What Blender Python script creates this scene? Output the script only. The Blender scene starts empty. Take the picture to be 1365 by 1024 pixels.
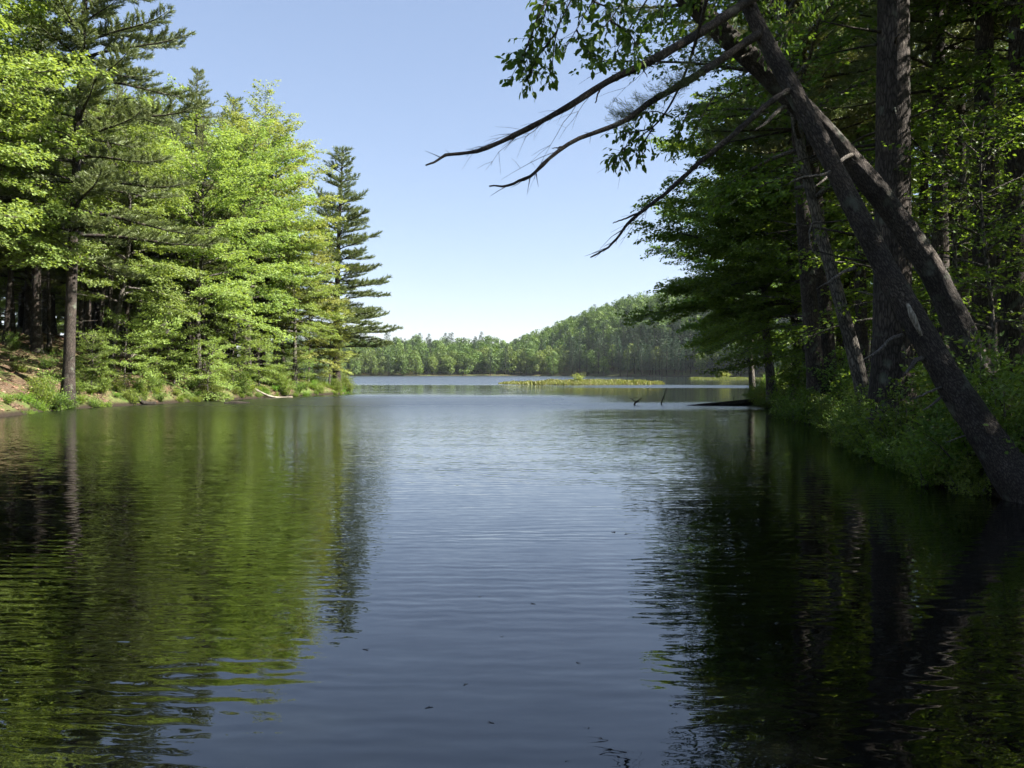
import bpy, math, random
import numpy as np
from mathutils import Vector, noise as mnoise

# ------------------------------------------------------------------ camera, sky, sun, exposure
scene = bpy.context.scene
COL = scene.collection
R = math.radians
F = 1105.0                       # focal length in pixels of a 1365 px wide frame
CH = 1.6                         # eye height above the water
HZ = 497.0                       # pixel row of the horizon
cam_d = bpy.data.cameras.new('camera'); cam = bpy.data.objects.new('camera', cam_d); COL.objects.link(cam)
cam_d.sensor_width = 36.0; cam_d.lens = 36.0*F/1365.0; cam_d.clip_end = 6000; cam_d.clip_start = 0.05
cam.location = (0, 0, CH); cam.rotation_euler = (R(90)-math.atan((512-HZ)/F), 0, 0)
scene.camera = cam

SUN_AZ, SUN_EL = 101.0, 43.0      # azimuth clockwise from +Y
world = bpy.data.worlds.new('World'); scene.world = world; world.use_nodes = True
wt = world.node_tree; bg = wt.nodes['Background']
sky = wt.nodes.new('ShaderNodeTexSky'); sky.sky_type = 'NISHITA'; sky.sun_disc = False
sky.sun_elevation = R(SUN_EL); sky.sun_rotation = R(SUN_AZ); sky.altitude = 100
sky.air_density = 1.0; sky.dust_density = .15; sky.ozone_density = 3.0
tint = wt.nodes.new('ShaderNodeMix'); tint.data_type = 'RGBA'; tint.blend_type = 'MULTIPLY'; tint.inputs[0].default_value = 1
tint.inputs[7].default_value = (.99, .975, 1.06, 1)      # a thin milky spring haze over the blue
gam = wt.nodes.new('ShaderNodeGamma'); gam.inputs[1].default_value = .62   # evens the sky out towards the bright horizon
wt.links.new(sky.outputs[0], gam.inputs[0]); wt.links.new(gam.outputs[0], tint.inputs[6]); wt.links.new(tint.outputs[2], bg.inputs[0]); bg.inputs[1].default_value = 0.0785
sun_d = bpy.data.lights.new('sun', 'SUN'); sun = bpy.data.objects.new('sun', sun_d); COL.objects.link(sun)
sun_d.energy = 5.0; sun_d.angle = R(0.53); sun_d.color = (1.0, 0.95, 0.87)
sd = Vector((math.sin(R(SUN_AZ))*math.cos(R(SUN_EL)), math.cos(R(SUN_AZ))*math.cos(R(SUN_EL)), math.sin(R(SUN_EL))))
sun.rotation_euler = sd.to_track_quat('Z', 'Y').to_euler()
scene.view_settings.view_transform = 'Standard'; scene.view_settings.look = 'None'
scene.view_settings.exposure = 2.15; scene.view_settings.gamma = 1.0
cy = scene.cycles
cy.max_bounces = 8; cy.diffuse_bounces = 4; cy.glossy_bounces = 3; cy.transmission_bounces = 5; cy.transparent_max_bounces = 4
cy.use_denoising = True; cy.caustics_reflective = False; cy.caustics_refractive = False; cy.sample_clamp_indirect = 6
try: cy.use_adaptive_sampling = True; cy.adaptive_threshold = 0.02
except Exception: pass

# ------------------------------------------------------------------ helpers
def wx(px, D): return (px-682.5)/F*D
def wz(py, D): return CH+(HZ-py)/F*D
def pt(px, py, D): return np.array([wx(px, D), D, wz(py, D)])
def nrm(v): return v/np.maximum(np.linalg.norm(v, axis=-1, keepdims=True), 1e-9)

def build_mesh(name, V, polys, mats, smooth=False, face_attr=None, mat_idx=None):
    """V (n,3); polys: list of int arrays (m,k). One mesh."""
    me = bpy.data.meshes.new(name)
    V = np.ascontiguousarray(V, dtype=np.float32)
    me.vertices.add(len(V)); me.vertices.foreach_set('co', V.ravel())
    loops = np.concatenate([p.ravel() for p in polys]).astype(np.int32)
    tot = np.concatenate([np.full(len(p), p.shape[1], dtype=np.int32) for p in polys])
    st = np.concatenate([[0], np.cumsum(tot)[:-1]]).astype(np.int32)
    me.loops.add(len(loops)); me.loops.foreach_set('vertex_index', loops)
    me.polygons.add(len(tot)); me.polygons.foreach_set('loop_start', st)
    me.polygons.foreach_set('use_smooth', np.full(len(tot), smooth, dtype=bool))
    for m in mats: me.materials.append(m)
    if mat_idx is not None: me.polygons.foreach_set('material_index', mat_idx.astype(np.int32))
    me.update(calc_edges=True)
    if face_attr is not None:
        a = me.attributes.new('vary', 'FLOAT', 'FACE'); a.data.foreach_set('value', face_attr.astype(np.float32))
    me.validate()
    return me

class Tubes:
    def __init__(s): s.V = []; s.Q = []; s.n = 0
    def add(s, P, r, k=6):
        P = np.asarray(P, float); r = np.asarray(r, float); n = len(P)
        T = nrm(np.gradient(P, axis=0))
        ref = np.array([0, 0, 1.0]) if abs(T[:, 2]).mean() < .8 else np.array([1.0, 0, 0])
        B = nrm(np.cross(T, ref)); N = np.cross(B, T)
        a = np.arange(k)/k*2*np.pi
        V = P[:, None, :]+r[:, None, None]*(np.cos(a)[None, :, None]*B[:, None, :]+np.sin(a)[None, :, None]*N[:, None, :])
        V = np.concatenate([V.reshape(-1, 3), P[:1], P[-1:]])
        i = np.arange(n-1)[:, None]*k; j = np.arange(k)[None, :]; j2 = (j+1) % k
        Q = np.stack([i+j, i+j2, i+k+j2, i+k+j], -1).reshape(-1, 4)
        jj = np.arange(k); j3 = (jj+1) % k
        cap = np.concatenate([np.stack([np.full(k, n*k), j3, jj, jj], -1), np.stack([np.full(k, n*k+1), (n-1)*k+jj, (n-1)*k+j3, (n-1)*k+j3], -1)])
        s.V.append(V); s.Q.append(np.concatenate([Q, cap])+s.n); s.n += len(V)
    def mesh(s, name, mat, smooth=True):
        V = np.concatenate(s.V); Q = np.concatenate(s.Q)
        tri = Q[:, 2] == Q[:, 3]
        return build_mesh(name, V, [Q[~tri], Q[tri][:, :3]] if tri.any() else [Q], [mat], smooth)

LEAF_V = np.array([[0, 0, 0], [.30, .28, .07], [.26, .68, .05], [0, 1, -.04], [-.26, .68, .05], [-.30, .28, .07]])
LEAF_Q = np.array([[0, 1, 2, 3], [0, 3, 4, 5]])
# lobed leaf, two halves along the midrib
LOBE_V = np.array([[0, 0, 0], [.18, .10, .03], [.34, .30, .08], [.16, .36, .04], [.42, .62, .08], [.15, .66, .04], [.20, .84, .04], [0, 1, -.05],
                   [-.20, .84, .04], [-.15, .66, .04], [-.42, .62, .08], [-.16, .36, .04], [-.34, .30, .08], [-.18, .10, .03], [0, .36, 0], [0, .66, 0]])
LOBE_Q = np.array([[0, 1, 2, 3], [0, 3, 14, 14], [14, 3, 4, 5], [14, 5, 15, 15], [15, 5, 6, 7], [0, 11, 12, 13], [0, 14, 11, 11], [14, 9, 10, 11], [14, 15, 9, 9], [15, 7, 8, 9]])
LEAF1_V = np.array([[0, 0, 0], [.34, .45, .09], [0, 1, -.04], [-.34, .45, .09]])
LEAF1_Q = np.array([[0, 1, 2, 3]])
CLUMP_V = np.array([[-.5, -.1, 0], [.1, -.5, .12], [.55, .05, 0], [-.05, .5, .14]])
CLUMP_Q = np.array([[0, 1, 2, 3]])
NEED_V = np.array([[-.07, 0, 0], [.07, 0, 0], [.04, 1, 0], [-.04, 1, 0]])
NEED_Q = np.array([[0, 1, 2, 3]])

def stamp(tv, tq, P, T, N, size, vary):
    T = nrm(T); B = nrm(np.cross(T, N)); N = np.cross(B, T)
    size = np.broadcast_to(np.asarray(size, float).reshape(-1, 1, 1), (len(P), 1, 1))
    V = P[:, None, :]+size*(tv[None, :, 0:1]*B[:, None, :]+tv[None, :, 1:2]*T[:, None, :]+tv[None, :, 2:3]*N[:, None, :])
    k = len(tv)
    Q = (np.arange(len(P))*k)[:, None, None]+tq[None]
    return V.reshape(-1, 3), Q.reshape(-1, 4), np.repeat(vary, len(tq))

def leaf_mesh(name, sets, mat):
    Vs, Qs, Fs, n = [], [], [], 0
    for V, Q, f in sets:
        Vs.append(V); Qs.append(Q+n); Fs.append(f); n += len(V)
    V = np.concatenate(Vs); Q = np.concatenate(Qs); f = np.concatenate(Fs)
    tri = Q[:, 2] == Q[:, 3]
    if tri.any():
        return build_mesh(name, V, [Q[~tri], Q[tri][:, :3]], [mat], False, np.concatenate([f[~tri], f[tri]]))
    return build_mesh(name, V, [Q], [mat], False, f)

# ------------------------------------------------------------------ materials
def newmat(name):
    m = bpy.data.materials.new(name); m.use_nodes = True
    nt = m.node_tree; nt.nodes.clear()
    out = nt.nodes.new('ShaderNodeOutputMaterial')
    return m, nt, nt.nodes, nt.links, out

def ramp(N, stops):
    r = N.new('ShaderNodeValToRGB'); e = r.color_ramp.elements
    while len(e) > 1: e.remove(e[-1])
    e[0].position = stops[0][0]; e[0].color = (*stops[0][1], 1)
    for p, c in stops[1:]:
        x = e.new(p); x.color = (*c, 1)
    return r

def leaf_mat(name, c0, c1, c2, trans=.42, tcol=(1.25, 1.2, .55), rough=.5, hue=.03):
    m, nt, N, L, out = newmat(name)
    at = N.new('ShaderNodeAttribute'); at.attribute_name = 'vary'
    oi = N.new('ShaderNodeObjectInfo')
    rp = ramp(N, [(0, c0), (.5, c1), (1, c2)]); L.new(at.outputs['Fac'], rp.inputs[0])
    hs = N.new('ShaderNodeHueSaturation')
    mr = N.new('ShaderNodeMapRange'); mr.inputs['To Min'].default_value = .5-hue; mr.inputs['To Max'].default_value = .5+hue*.6
    L.new(oi.outputs['Random'], mr.inputs[0]); L.new(mr.outputs[0], hs.inputs['Hue'])
    mv = N.new('ShaderNodeMapRange'); mv.inputs['To Min'].default_value = .82; mv.inputs['To Max'].default_value = 1.18
    ma = N.new('ShaderNodeMath'); ma.operation = 'MULTIPLY'; ma.inputs[1].default_value = 7.31
    mf = N.new('ShaderNodeMath'); mf.operation = 'FRACT'
    L.new(oi.outputs['Random'], ma.inputs[0]); L.new(ma.outputs[0], mf.inputs[0]); L.new(mf.outputs[0], mv.inputs[0]); L.new(mv.outputs[0], hs.inputs['Value'])
    L.new(rp.outputs[0], hs.inputs['Color'])
    p = N.new('ShaderNodeBsdfPrincipled'); p.inputs['Roughness'].default_value = rough; p.inputs['Specular IOR Level'].default_value = .3
    L.new(hs.outputs[0], p.inputs['Base Color'])
    t = N.new('ShaderNodeBsdfTranslucent')
    mx = N.new('ShaderNodeMix'); mx.data_type = 'RGBA'; mx.blend_type = 'MULTIPLY'; mx.inputs[0].default_value = 1; mx.inputs[7].default_value = (*tcol, 1)
    L.new(hs.outputs[0], mx.inputs[6]); L.new(mx.outputs[2], t.inputs[0])
    s = N.new('ShaderNodeMixShader'); s.inputs[0].default_value = trans
    L.new(p.outputs[0], s.inputs[1]); L.new(t.outputs[0], s.inputs[2]); L.new(s.outputs[0], out.inputs[0])
    return m

def bark_mat(name, dark, mid, light, scale=1.0, lichen=None, bump=.6, tilt=0):
    m, nt, N, L, out = newmat(name)
    tc = N.new('ShaderNodeTexCoord'); mp = N.new('ShaderNodeMapping'); mp.inputs['Scale'].default_value = (9*scale, 9*scale, 2.2*scale)
    vr = N.new('ShaderNodeVectorRotate'); vr.rotation_type = 'Y_AXIS'; vr.inputs['Angle'].default_value = R(tilt)
    L.new(tc.outputs['Object'], vr.inputs[0]); L.new(vr.outputs[0], mp.inputs[0])
    vo = N.new('ShaderNodeTexVoronoi'); vo.feature = 'DISTANCE_TO_EDGE'; vo.inputs['Scale'].default_value = 2.2
    no = N.new('ShaderNodeTexNoise'); no.inputs['Scale'].default_value = 1.6; no.inputs['Detail'].default_value = 7; no.inputs['Roughness'].default_value = .65
    L.new(mp.outputs[0], no.inputs[0])
    ad = N.new('ShaderNodeVectorMath'); ad.operation = 'MULTIPLY_ADD'; ad.inputs[1].default_value = (.8, .8, .8)
    L.new(no.outputs['Color'], ad.inputs[0]); L.new(mp.outputs[0], ad.inputs[2]); L.new(ad.outputs[0], vo.inputs[0])
    mm = N.new('ShaderNodeMapRange'); mm.inputs['From Max'].default_value = .22; L.new(vo.outputs['Distance'], mm.inputs[0])
    mul = N.new('ShaderNodeMath'); mul.operation = 'MULTIPLY'; L.new(mm.outputs[0], mul.inputs[0]); L.new(no.outputs['Fac'], mul.inputs[1])
    rp = ramp(N, [(.0, dark), (.3, mid), (.75, light)]); L.new(mul.outputs[0], rp.inputs[0])
    col = rp.outputs[0]
    if lichen:
        n2 = N.new('ShaderNodeTexNoise'); n2.inputs['Scale'].default_value = 3.2; n2.inputs['Detail'].default_value = 5; L.new(tc.outputs['Object'], n2.inputs[0])
        r2 = N.new('ShaderNodeMapRange'); r2.inputs['From Min'].default_value = .58; r2.inputs['From Max'].default_value = .72; r2.inputs['To Max'].default_value = .6
        L.new(n2.outputs['Fac'], r2.inputs[0])
        mx = N.new('ShaderNodeMix'); mx.data_type = 'RGBA'; mx.inputs[7].default_value = (*lichen, 1)
        L.new(r2.outputs[0], mx.inputs[0]); L.new(col, mx.inputs[6]); col = mx.outputs[2]
    n3 = N.new('ShaderNodeTexNoise'); n3.inputs['Scale'].default_value = 1.7; n3.inputs['Detail'].default_value = 4; L.new(vr.outputs[0], n3.inputs[0])
    r3 = ramp(N, [(.3, (.55, .55, .52)), (.5, (1, 1, 1)), (.72, (1.5, 1.45, 1.35))]); L.new(n3.outputs['Fac'], r3.inputs[0])
    m3 = N.new('ShaderNodeMix'); m3.data_type = 'RGBA'; m3.blend_type = 'MULTIPLY'; m3.inputs[0].default_value = 1; L.new(col, m3.inputs[6]); L.new(r3.outputs[0], m3.inputs[7]); col = m3.outputs[2]
    p = N.new('ShaderNodeBsdfPrincipled'); p.inputs['Roughness'].default_value = .9; p.inputs['Specular IOR Level'].default_value = .2
    L.new(col, p.inputs['Base Color'])
    b = N.new('ShaderNodeBump'); b.inputs['Strength'].default_value = bump; b.inputs['Distance'].default_value = .03
    L.new(mul.outputs[0], b.inputs['Height']); L.new(b.outputs[0], p.inputs['Normal']); L.new(p.outputs[0], out.inputs[0])
    return m

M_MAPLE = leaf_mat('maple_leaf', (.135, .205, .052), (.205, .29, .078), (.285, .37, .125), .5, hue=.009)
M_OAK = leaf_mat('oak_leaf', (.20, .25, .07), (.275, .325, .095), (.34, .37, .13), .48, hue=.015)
M_RMAPLE = leaf_mat('shaded_maple_leaf', (.07, .13, .022), (.11, .19, .03), (.165, .25, .045), .52, hue=.015)  # same maple green, shade put into its colour for the right bank
M_PINE = leaf_mat('pine_needle', (.08, .103, .04), (.128, .158, .06), (.182, .205, .09), .3, (1.1, 1.1, .6), .45)
M_SHRUB = leaf_mat('shrub_leaf', (.075, .125, .022), (.12, .19, .032), (.19, .26, .055), .4)
M_FERN = leaf_mat('fern_leaf', (.09, .17, .02), (.14, .24, .03), (.20, .30, .05), .45)
M_MARSH = leaf_mat('marsh_grass', (.08, .12, .03), (.15, .18, .045), (.24, .22, .08), .3)
M_DRY = leaf_mat('dry_leaf', (.08, .045, .025), (.15, .09, .05), (.27, .19, .12), .15, (1, 1, 1))
M_FARLEAF = leaf_mat('far_broadleaf', (.06, .105, .022), (.10, .16, .034), (.165, .235, .055), .35, hue=.025)
M_FARPINE = leaf_mat('far_needle', (.02, .042, .02), (.035, .065, .028), (.055, .09, .036), .12, (1, 1, 1))
M_BARKP = bark_mat('pine_bark', (.016, .013, .011), (.042, .034, .028), (.085, .072, .06), 1.2, (.14, .16, .12))
M_BARKM = bark_mat('maple_bark', (.025, .022, .02), (.09, .08, .068), (.2, .185, .16), .9)
M_LEANB = bark_mat('leaning_bark', (.03, .025, .022), (.062, .052, .045), (.115, .10, .087), 2.1, (.17, .19, .15), 1.0, 33)
M_DEADW = bark_mat('dead_wood', (.05, .042, .035), (.17, .15, .13), (.34, .31, .27), 1.2)
M_STUB = bark_mat('stub_wood', (.04, .035, .03), (.10, .09, .078), (.2, .18, .16), 1.6)
M_DARKW = bark_mat('wet_wood', (.012, .01, .009), (.03, .025, .02), (.07, .06, .05), 1.2)
M_PALEW = bark_mat('bleached_wood', (.14, .12, .09), (.28, .25, .2), (.45, .41, .35), 1.2)

def ground_mat():
    m, nt, N, L, out = newmat('forest_floor')
    g = N.new('ShaderNodeNewGeometry')
    n1 = N.new('ShaderNodeTexNoise'); n1.inputs['Scale'].default_value = .55; n1.inputs['Detail'].default_value = 8; n1.inputs['Roughness'].default_value = .7
    n2 = N.new('ShaderNodeTexNoise'); n2.inputs['Scale'].default_value = 9; n2.inputs['Detail'].default_value = 6
    L.new(g.outputs['Position'], n1.inputs[0]); L.new(g.outputs['Position'], n2.inputs[0])
    r1 = ramp(N, [(.2, (.022, .016, .010)), (.5, (.075, .05, .031)), (.8, (.17, .12, .08))]); L.new(n2.outputs['Fac'], r1.inputs[0])
    r2 = ramp(N, [(.2, (.03, .05, .012)), (.8, (.11, .16, .035))]); L.new(n2.outputs['Fac'], r2.inputs[0])
    k = N.new('ShaderNodeMapRange'); k.inputs['From Min'].default_value = .42; k.inputs['From Max'].default_value = .6; L.new(n1.outputs['Fac'], k.inputs[0])
    mx = N.new('ShaderNodeMix'); mx.data_type = 'RGBA'; L.new(k.outputs[0], mx.inputs[0]); L.new(r1.outputs[0], mx.inputs[6]); L.new(r2.outputs[0], mx.inputs[7])
    p = N.new('ShaderNodeBsdfPrincipled'); p.inputs['Roughness'].default_value = .95; p.inputs['Specular IOR Level'].default_value = .15
    sz = N.new('ShaderNodeSeparateXYZ'); L.new(g.outputs['Position'], sz.inputs[0])
    wz_ = N.new('ShaderNodeMath'); wz_.operation = 'MULTIPLY_ADD'; wz_.inputs[1].default_value = -.25; L.new(n2.outputs['Fac'], wz_.inputs[0]); L.new(sz.outputs[2], wz_.inputs[2])
    wm = N.new('ShaderNodeMapRange'); wm.inputs['From Min'].default_value = -.04; wm.inputs['From Max'].default_value = .10; L.new(wz_.outputs[0], wm.inputs[0])
    wx_ = N.new('ShaderNodeMix'); wx_.data_type = 'RGBA'; wx_.inputs[6].default_value = (.022, .016, .011, 1); L.new(wm.outputs[0], wx_.inputs[0]); L.new(mx.outputs[2], wx_.inputs[7])
    L.new(wx_.outputs[2], p.inputs['Base Color'])
    b = N.new('ShaderNodeBump'); b.inputs['Strength'].default_value = .8; b.inputs['Distance'].default_value = .06; L.new(n2.outputs['Fac'], b.inputs['Height']); L.new(b.outputs[0], p.inputs['Normal'])
    L.new(p.outputs[0], out.inputs[0])
    return m

def water_mat():
    m, nt, N, L, out = newmat('lake_water')
    g = N.new('ShaderNodeNewGeometry'); sp = N.new('ShaderNodeSeparateXYZ'); L.new(g.outputs['Position'], sp.inputs[0])
    def mth(op, a, b=None, c=None, clamp=False):
        n = N.new('ShaderNodeMath'); n.operation = op; n.use_clamp = clamp
        for i, v in enumerate((a, b, c)):
            if v is None: continue
            if isinstance(v, (int, float)): n.inputs[i].default_value = v
            else: L.new(v, n.inputs[i])
        return n.outputs[0]
    def noise(sx, sy, detail=2, rough=.5, dist=0, off=(0, 0, 0), rot=0):
        mp = N.new('ShaderNodeMapping'); mp.inputs['Scale'].default_value = (sx, sy, 1); mp.inputs['Location'].default_value = off; mp.inputs['Rotation'].default_value = (0, 0, rot)
        L.new(g.outputs['Position'], mp.inputs[0])
        n = N.new('ShaderNodeTexNoise'); n.inputs['Scale'].default_value = 1; n.inputs['Detail'].default_value = detail; n.inputs['Roughness'].default_value = rough; n.inputs['Distortion'].default_value = dist
        L.new(mp.outputs[0], n.inputs[0]); s = N.new('ShaderNodeSeparateColor'); L.new(n.outputs['Color'], s.inputs[0])
        return s.outputs[0], s.outputs[1], s.outputs[2]
    # where the wind ruffles the lake: bands across it, different left and right of the middle
    w1, w2, _ = noise(.03, .02, 3, .55, 0, (3, 7, 0))
    yy = mth('ADD', sp.outputs[1], mth('MULTIPLY', mth('SUBTRACT', w1, .5), mth('MULTIPLY', sp.outputs[1], .35)))
    lg = mth('DIVIDE', mth('LOGARITHM', mth('MAXIMUM', yy, 1.0), 10), 3.0)      # log distance 0..1 for 1..1000 m
    def lr(d): return math.log10(d)/3
    def bw(stops):
        r = ramp(N, [(lr(d), (v, v, v)) for d, v in stops]); L.new(lg, r.inputs[0]); return r.outputs[0]
    left = bw([(3, .16), (6, .22), (10, .40), (16, .75), (30, 1), (52, 1), (62, .1), (105, .08), (122, .9), (430, 1)])
    right = bw([(3, .16), (7, .22), (11, .3), (18, .6), (22, .30), (35, .22), (38, .9), (44, .9), (48, .1), (82, .08), (88, .9), (105, .9), (112, .2), (300, .4)])
    xx = mth('ADD', sp.outputs[0], mth('MULTIPLY', mth('SUBTRACT', w2, .5), mth('MULTIPLY', sp.outputs[1], .25)))
    xa = mth('DIVIDE', mth('SUBTRACT', xx, mth('MULTIPLY', sp.outputs[1], .02)), mth('MULTIPLY', sp.outputs[1], .12), None, True)
    ruf = mth('ADD', left, mth('MULTIPLY', xa, mth('SUBTRACT', right, left)))
    rgh = mth('ADD', mth('MULTIPLY', mth('MULTIPLY', ruf, mth('DIVIDE', mth('SUBTRACT', sp.outputs[1], 12), 30, None, True)), .27), .015)
    ruf = mth('MULTIPLY', ruf, mth('ADD', mth('MULTIPLY', mth('DIVIDE', mth('SUBTRACT', sp.outputs[1], 50), 90, None, True), 1.2), 1))
    # slopes of the ripples, crests across the view
    a1, a2, _ = noise(1.6, 7.5, 2, .5, .2, (0, 0, 0), .07)
    b1, b2, _ = noise(3.5, 13, 2, .55, 0, (9, 4, 0), -.1)
    c1, c2, _ = noise(.35, 1.1, 2, .5, 0, (1, 5, 0), .05)
    d1, d2, _ = noise(7, 21, 2, .6, 0, (5, 2, 0), .2)
    def waves(lam, ang, dist, ds, off):
        mp = N.new('ShaderNodeMapping'); mp.inputs['Rotation'].default_value = (0, 0, ang); mp.inputs['Location'].default_value = off
        L.new(g.outputs['Position'], mp.inputs[0]); w = N.new('ShaderNodeTexWave'); w.bands_direction = 'Y'; w.inputs['Scale'].default_value = 6.2832/(20*lam)
        w.inputs['Distortion'].default_value = dist; w.inputs['Detail'].default_value = 2; w.inputs['Detail Scale'].default_value = ds; L.new(mp.outputs[0], w.inputs[0])
        return w.outputs['Fac']
    wA = waves(.125, .06, 4.5, 1.4, (0, 0, 0)); wB = waves(.21, -.08, 4.0, 1.0, (3, 1, 0))
    def cen(v, k): return mth('MULTIPLY', mth('SUBTRACT', v, .5), k)
    am = mth('MAXIMUM', mth('MULTIPLY', mth('SUBTRACT', c2, .32), 3.0), .12)
    wv_ = mth('MULTIPLY', mth('ADD', cen(wA, .044), cen(wB, .044)), am)
    sy = mth('ADD', mth('ADD', mth('ADD', cen(a1, .06), wv_), cen(c1, .03)), mth('MULTIPLY', mth('ADD', cen(b1, .15), cen(d1, .17)), ruf))
    sx = mth('ADD', mth('ADD', cen(a2, .03), cen(c2, .02)), mth('MULTIPLY', mth('ADD', cen(b2, .12), cen(d2, .15)), ruf))
    cb = N.new('ShaderNodeCombineXYZ'); L.new(sx, cb.inputs[0]); L.new(sy, cb.inputs[1]); cb.inputs[2].default_value = 1
    nv = N.new('ShaderNodeVectorMath'); nv.operation = 'NORMALIZE'; L.new(cb.outputs[0], nv.inputs[0])
    p = N.new('ShaderNodeBsdfPrincipled'); p.inputs['Base Color'].default_value = (.002, .0025, .002, 1); p.inputs['Roughness'].default_value = .015
    p.inputs['IOR'].default_value = 1.72
    L.new(rgh, p.inputs['Roughness']); L.new(nv.outputs[0], p.inputs['Normal']); L.new(p.outputs[0], out.inputs[0])
    return m

# ------------------------------------------------------------------ terrain and water
SHORE = np.array([(-30, -2.2), (-27, 8), (-22, 20), (-18.5, 30), (-19.6, 36), (-19.0, 40), (-17.4, 46), (-16.0, 52), (-14.5, 57), (-13.2, 63), (-13.5, 69.5), (-14.8, 73), (-17, 80),
    (-28, 96), (-55, 130), (-85, 180), (-112, 260), (-118, 330), (-112, 395), (-75, 418), (-30, 430), (5, 436), (35, 425), (60, 395), (78, 340), (92, 300), (108, 262), (122, 225),
    (108, 178), (78, 135), (48, 102), (29, 80), (19.3, 63), (13.6, 46), (10.9, 34), (9.6, 26), (8.5, 21), (6.95, 15.2), (6.25, 12), (6.3, 10.2), (7, 7), (8, 3), (8.6, -2.2)])
ISLANDS = [  # marsh bars: (x0, x1, y centre, half width)
    (-1.5, 21.0, 118, 8.0), (41, 60, 186, 9.0)]

def shore_sd(P):
    A = SHORE; B = np.roll(SHORE, -1, 0); d = np.full(len(P), 1e9); ins = np.zeros(len(P), bool)
    for a, b in zip(A, B):
        ab = b-a; t = np.clip(((P-a) @ ab)/(ab @ ab), 0, 1); q = a+t[:, None]*ab
        d = np.minimum(d, np.hypot(*(P-q).T))
        c = (a[1] > P[:, 1]) != (b[1] > P[:, 1])
        with np.errstate(divide='ignore', invalid='ignore'):
            xi = (b[0]-a[0])*(P[:, 1]-a[1])/(b[1]-a[1])+a[0]
        ins ^= c & (P[:, 0] < xi)
    return np.where(ins, -d, d)           # positive on land

def wave_n(x, y):
    return (np.sin(x*.9+1.3*np.sin(y*.37))*np.cos(y*.8+np.sin(x*.51))*.5+np.sin(x*2.3+y*1.1)*np.sin(y*2.7-x*.7)*.25+np.sin(x*.23+y*.31)*.5)

def sm(t): t = np.clip(t, 0, 1); return t*t*(3-2*t)

def hgt(x, y):
    x = np.atleast_1d(np.asarray(x, float)); y = np.atleast_1d(np.asarray(y, float))
    d = shore_sd(np.stack([x, y], 1))
    d = d+wave_n(x*1.7, y*1.7)*.22
    L_ = np.maximum(d, 0)
    left = .22*sm(L_/.5)+7.0*(1-np.exp(-L_/13.5))*np.clip(1.1-np.maximum(y-40, 0)/60, .35, 1)
    right = .40*sm(L_/.8)+2.0*(1-np.exp(-L_/14))
    far = .3*sm(L_/2)+1.5*(1-np.exp(-L_/30))
    wl = sm((2-x)/6)*sm((150-y)/40); wr = sm((x-2)/4)*sm((150-y)/40)
    h = left*wl+right*wr+far*(1-wl-wr)
    hill = 36*(1-np.exp(-(np.maximum(x+2, 0)/48)**1.35))*sm(L_/72)
    h = h+hill*sm((y-205)/70)+7*sm(L_/70)*sm((y-250)/60)*sm(-(x-40)/60)
    h = h+np.where(d > 0, 1, 0)*wave_n(x, y)*.12*np.clip(L_/2, 0, 1)
    bed = -np.minimum(-np.minimum(d, 0)*.28, 1.6)-.03
    h = np.where(d > 0, h, bed)
    for x0, x1, yc, w in ISLANDS:
        tx = np.clip((x-x0)/(x1-x0), 0, 1); prof = np.sqrt(np.clip(1-(2*tx-1)**2, 0, 1))
        e = np.maximum(np.maximum(x0-x, x-x1), np.abs(y-yc-1.5*wave_n(x*.3, y*.1))-w*(.25+.75*prof)+1.3*wave_n(x*1.3, y*.6))
        h = np.where((d < 0) & (e < 1.5), np.maximum(h, .16*sm(-e/2+.5)-.06), h)
    return h

def axis(parts):
    return np.unique(np.concatenate([np.arange(a, b, s) for a, b, s in parts]))
gx = axis([(-1600, -400, 100), (-400, -130, 15), (-130, -46, 3), (-46, 40, .55), (40, 130, 2.5), (130, 400, 15), (400, 1700, 100)])
gy = axis([(-600, -40, 60), (-40, -4, 3), (-4, 86, .55), (86, 200, 2), (200, 520, 5), (520, 800, 35), (800, 2600, 150)])
X, Y = np.meshgrid(gx, gy); Z = hgt(X.ravel(), Y.ravel())
nx, ny = len(gx), len(gy)
i = (np.arange(ny-1)[:, None]*nx+np.arange(nx-1)[None, :]).ravel()
me = build_mesh('ground', np.stack([X.ravel(), Y.ravel(), Z], 1), [np.stack([i, i+1, i+nx+1, i+nx], 1)], [ground_mat()], True)
o = bpy.data.objects.new('ground', me); COL.objects.link(o); o['kind'] = 'structure'; o['label'] = 'brown forest floor and lake banks under the trees'
me = build_mesh('water', np.array([(-400, -60, 0), (400, -60, 0), (400, 520, 0), (-400, 520, 0)], float), [np.array([[0, 1, 2, 3]])], [water_mat()])
o = bpy.data.objects.new('water', me); COL.objects.link(o); o['kind'] = 'structure'; o['label'] = 'calm rippled lake reflecting the sky and trees'

# ------------------------------------------------------------------ objects
def link(name, data, parent=None, loc=None):
    o = bpy.data.objects.new(name, data); COL.objects.link(o)
    if parent: o.parent = parent
    if loc is not None: o.location = loc
    return o
def tag(o, label, cat, group=None, kind=None):
    o['label'] = label; o['category'] = cat
    if group: o['group'] = group
    if kind: o['kind'] = kind
    return o
def plant(kind, parts, x, y, label, cat='tree', group=None, s=1.0, rz=0, lean=(0, 0), sink=.06, z=None, sxy=1.0):
    e = link(kind, None); e.empty_display_size = .3
    e.location = (x, y, (hgt(x, y)[0] if z is None else z)-sink)
    e.rotation_mode = 'ZYX'          # spin first, then lean
    e.rotation_euler = (R(lean[0]), R(lean[1]), rz); e.scale = (s*sxy, s*sxy, s)
    tag(e, label, cat, group)
    for nm, me in parts: link(nm, me, e)
    return e

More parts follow.
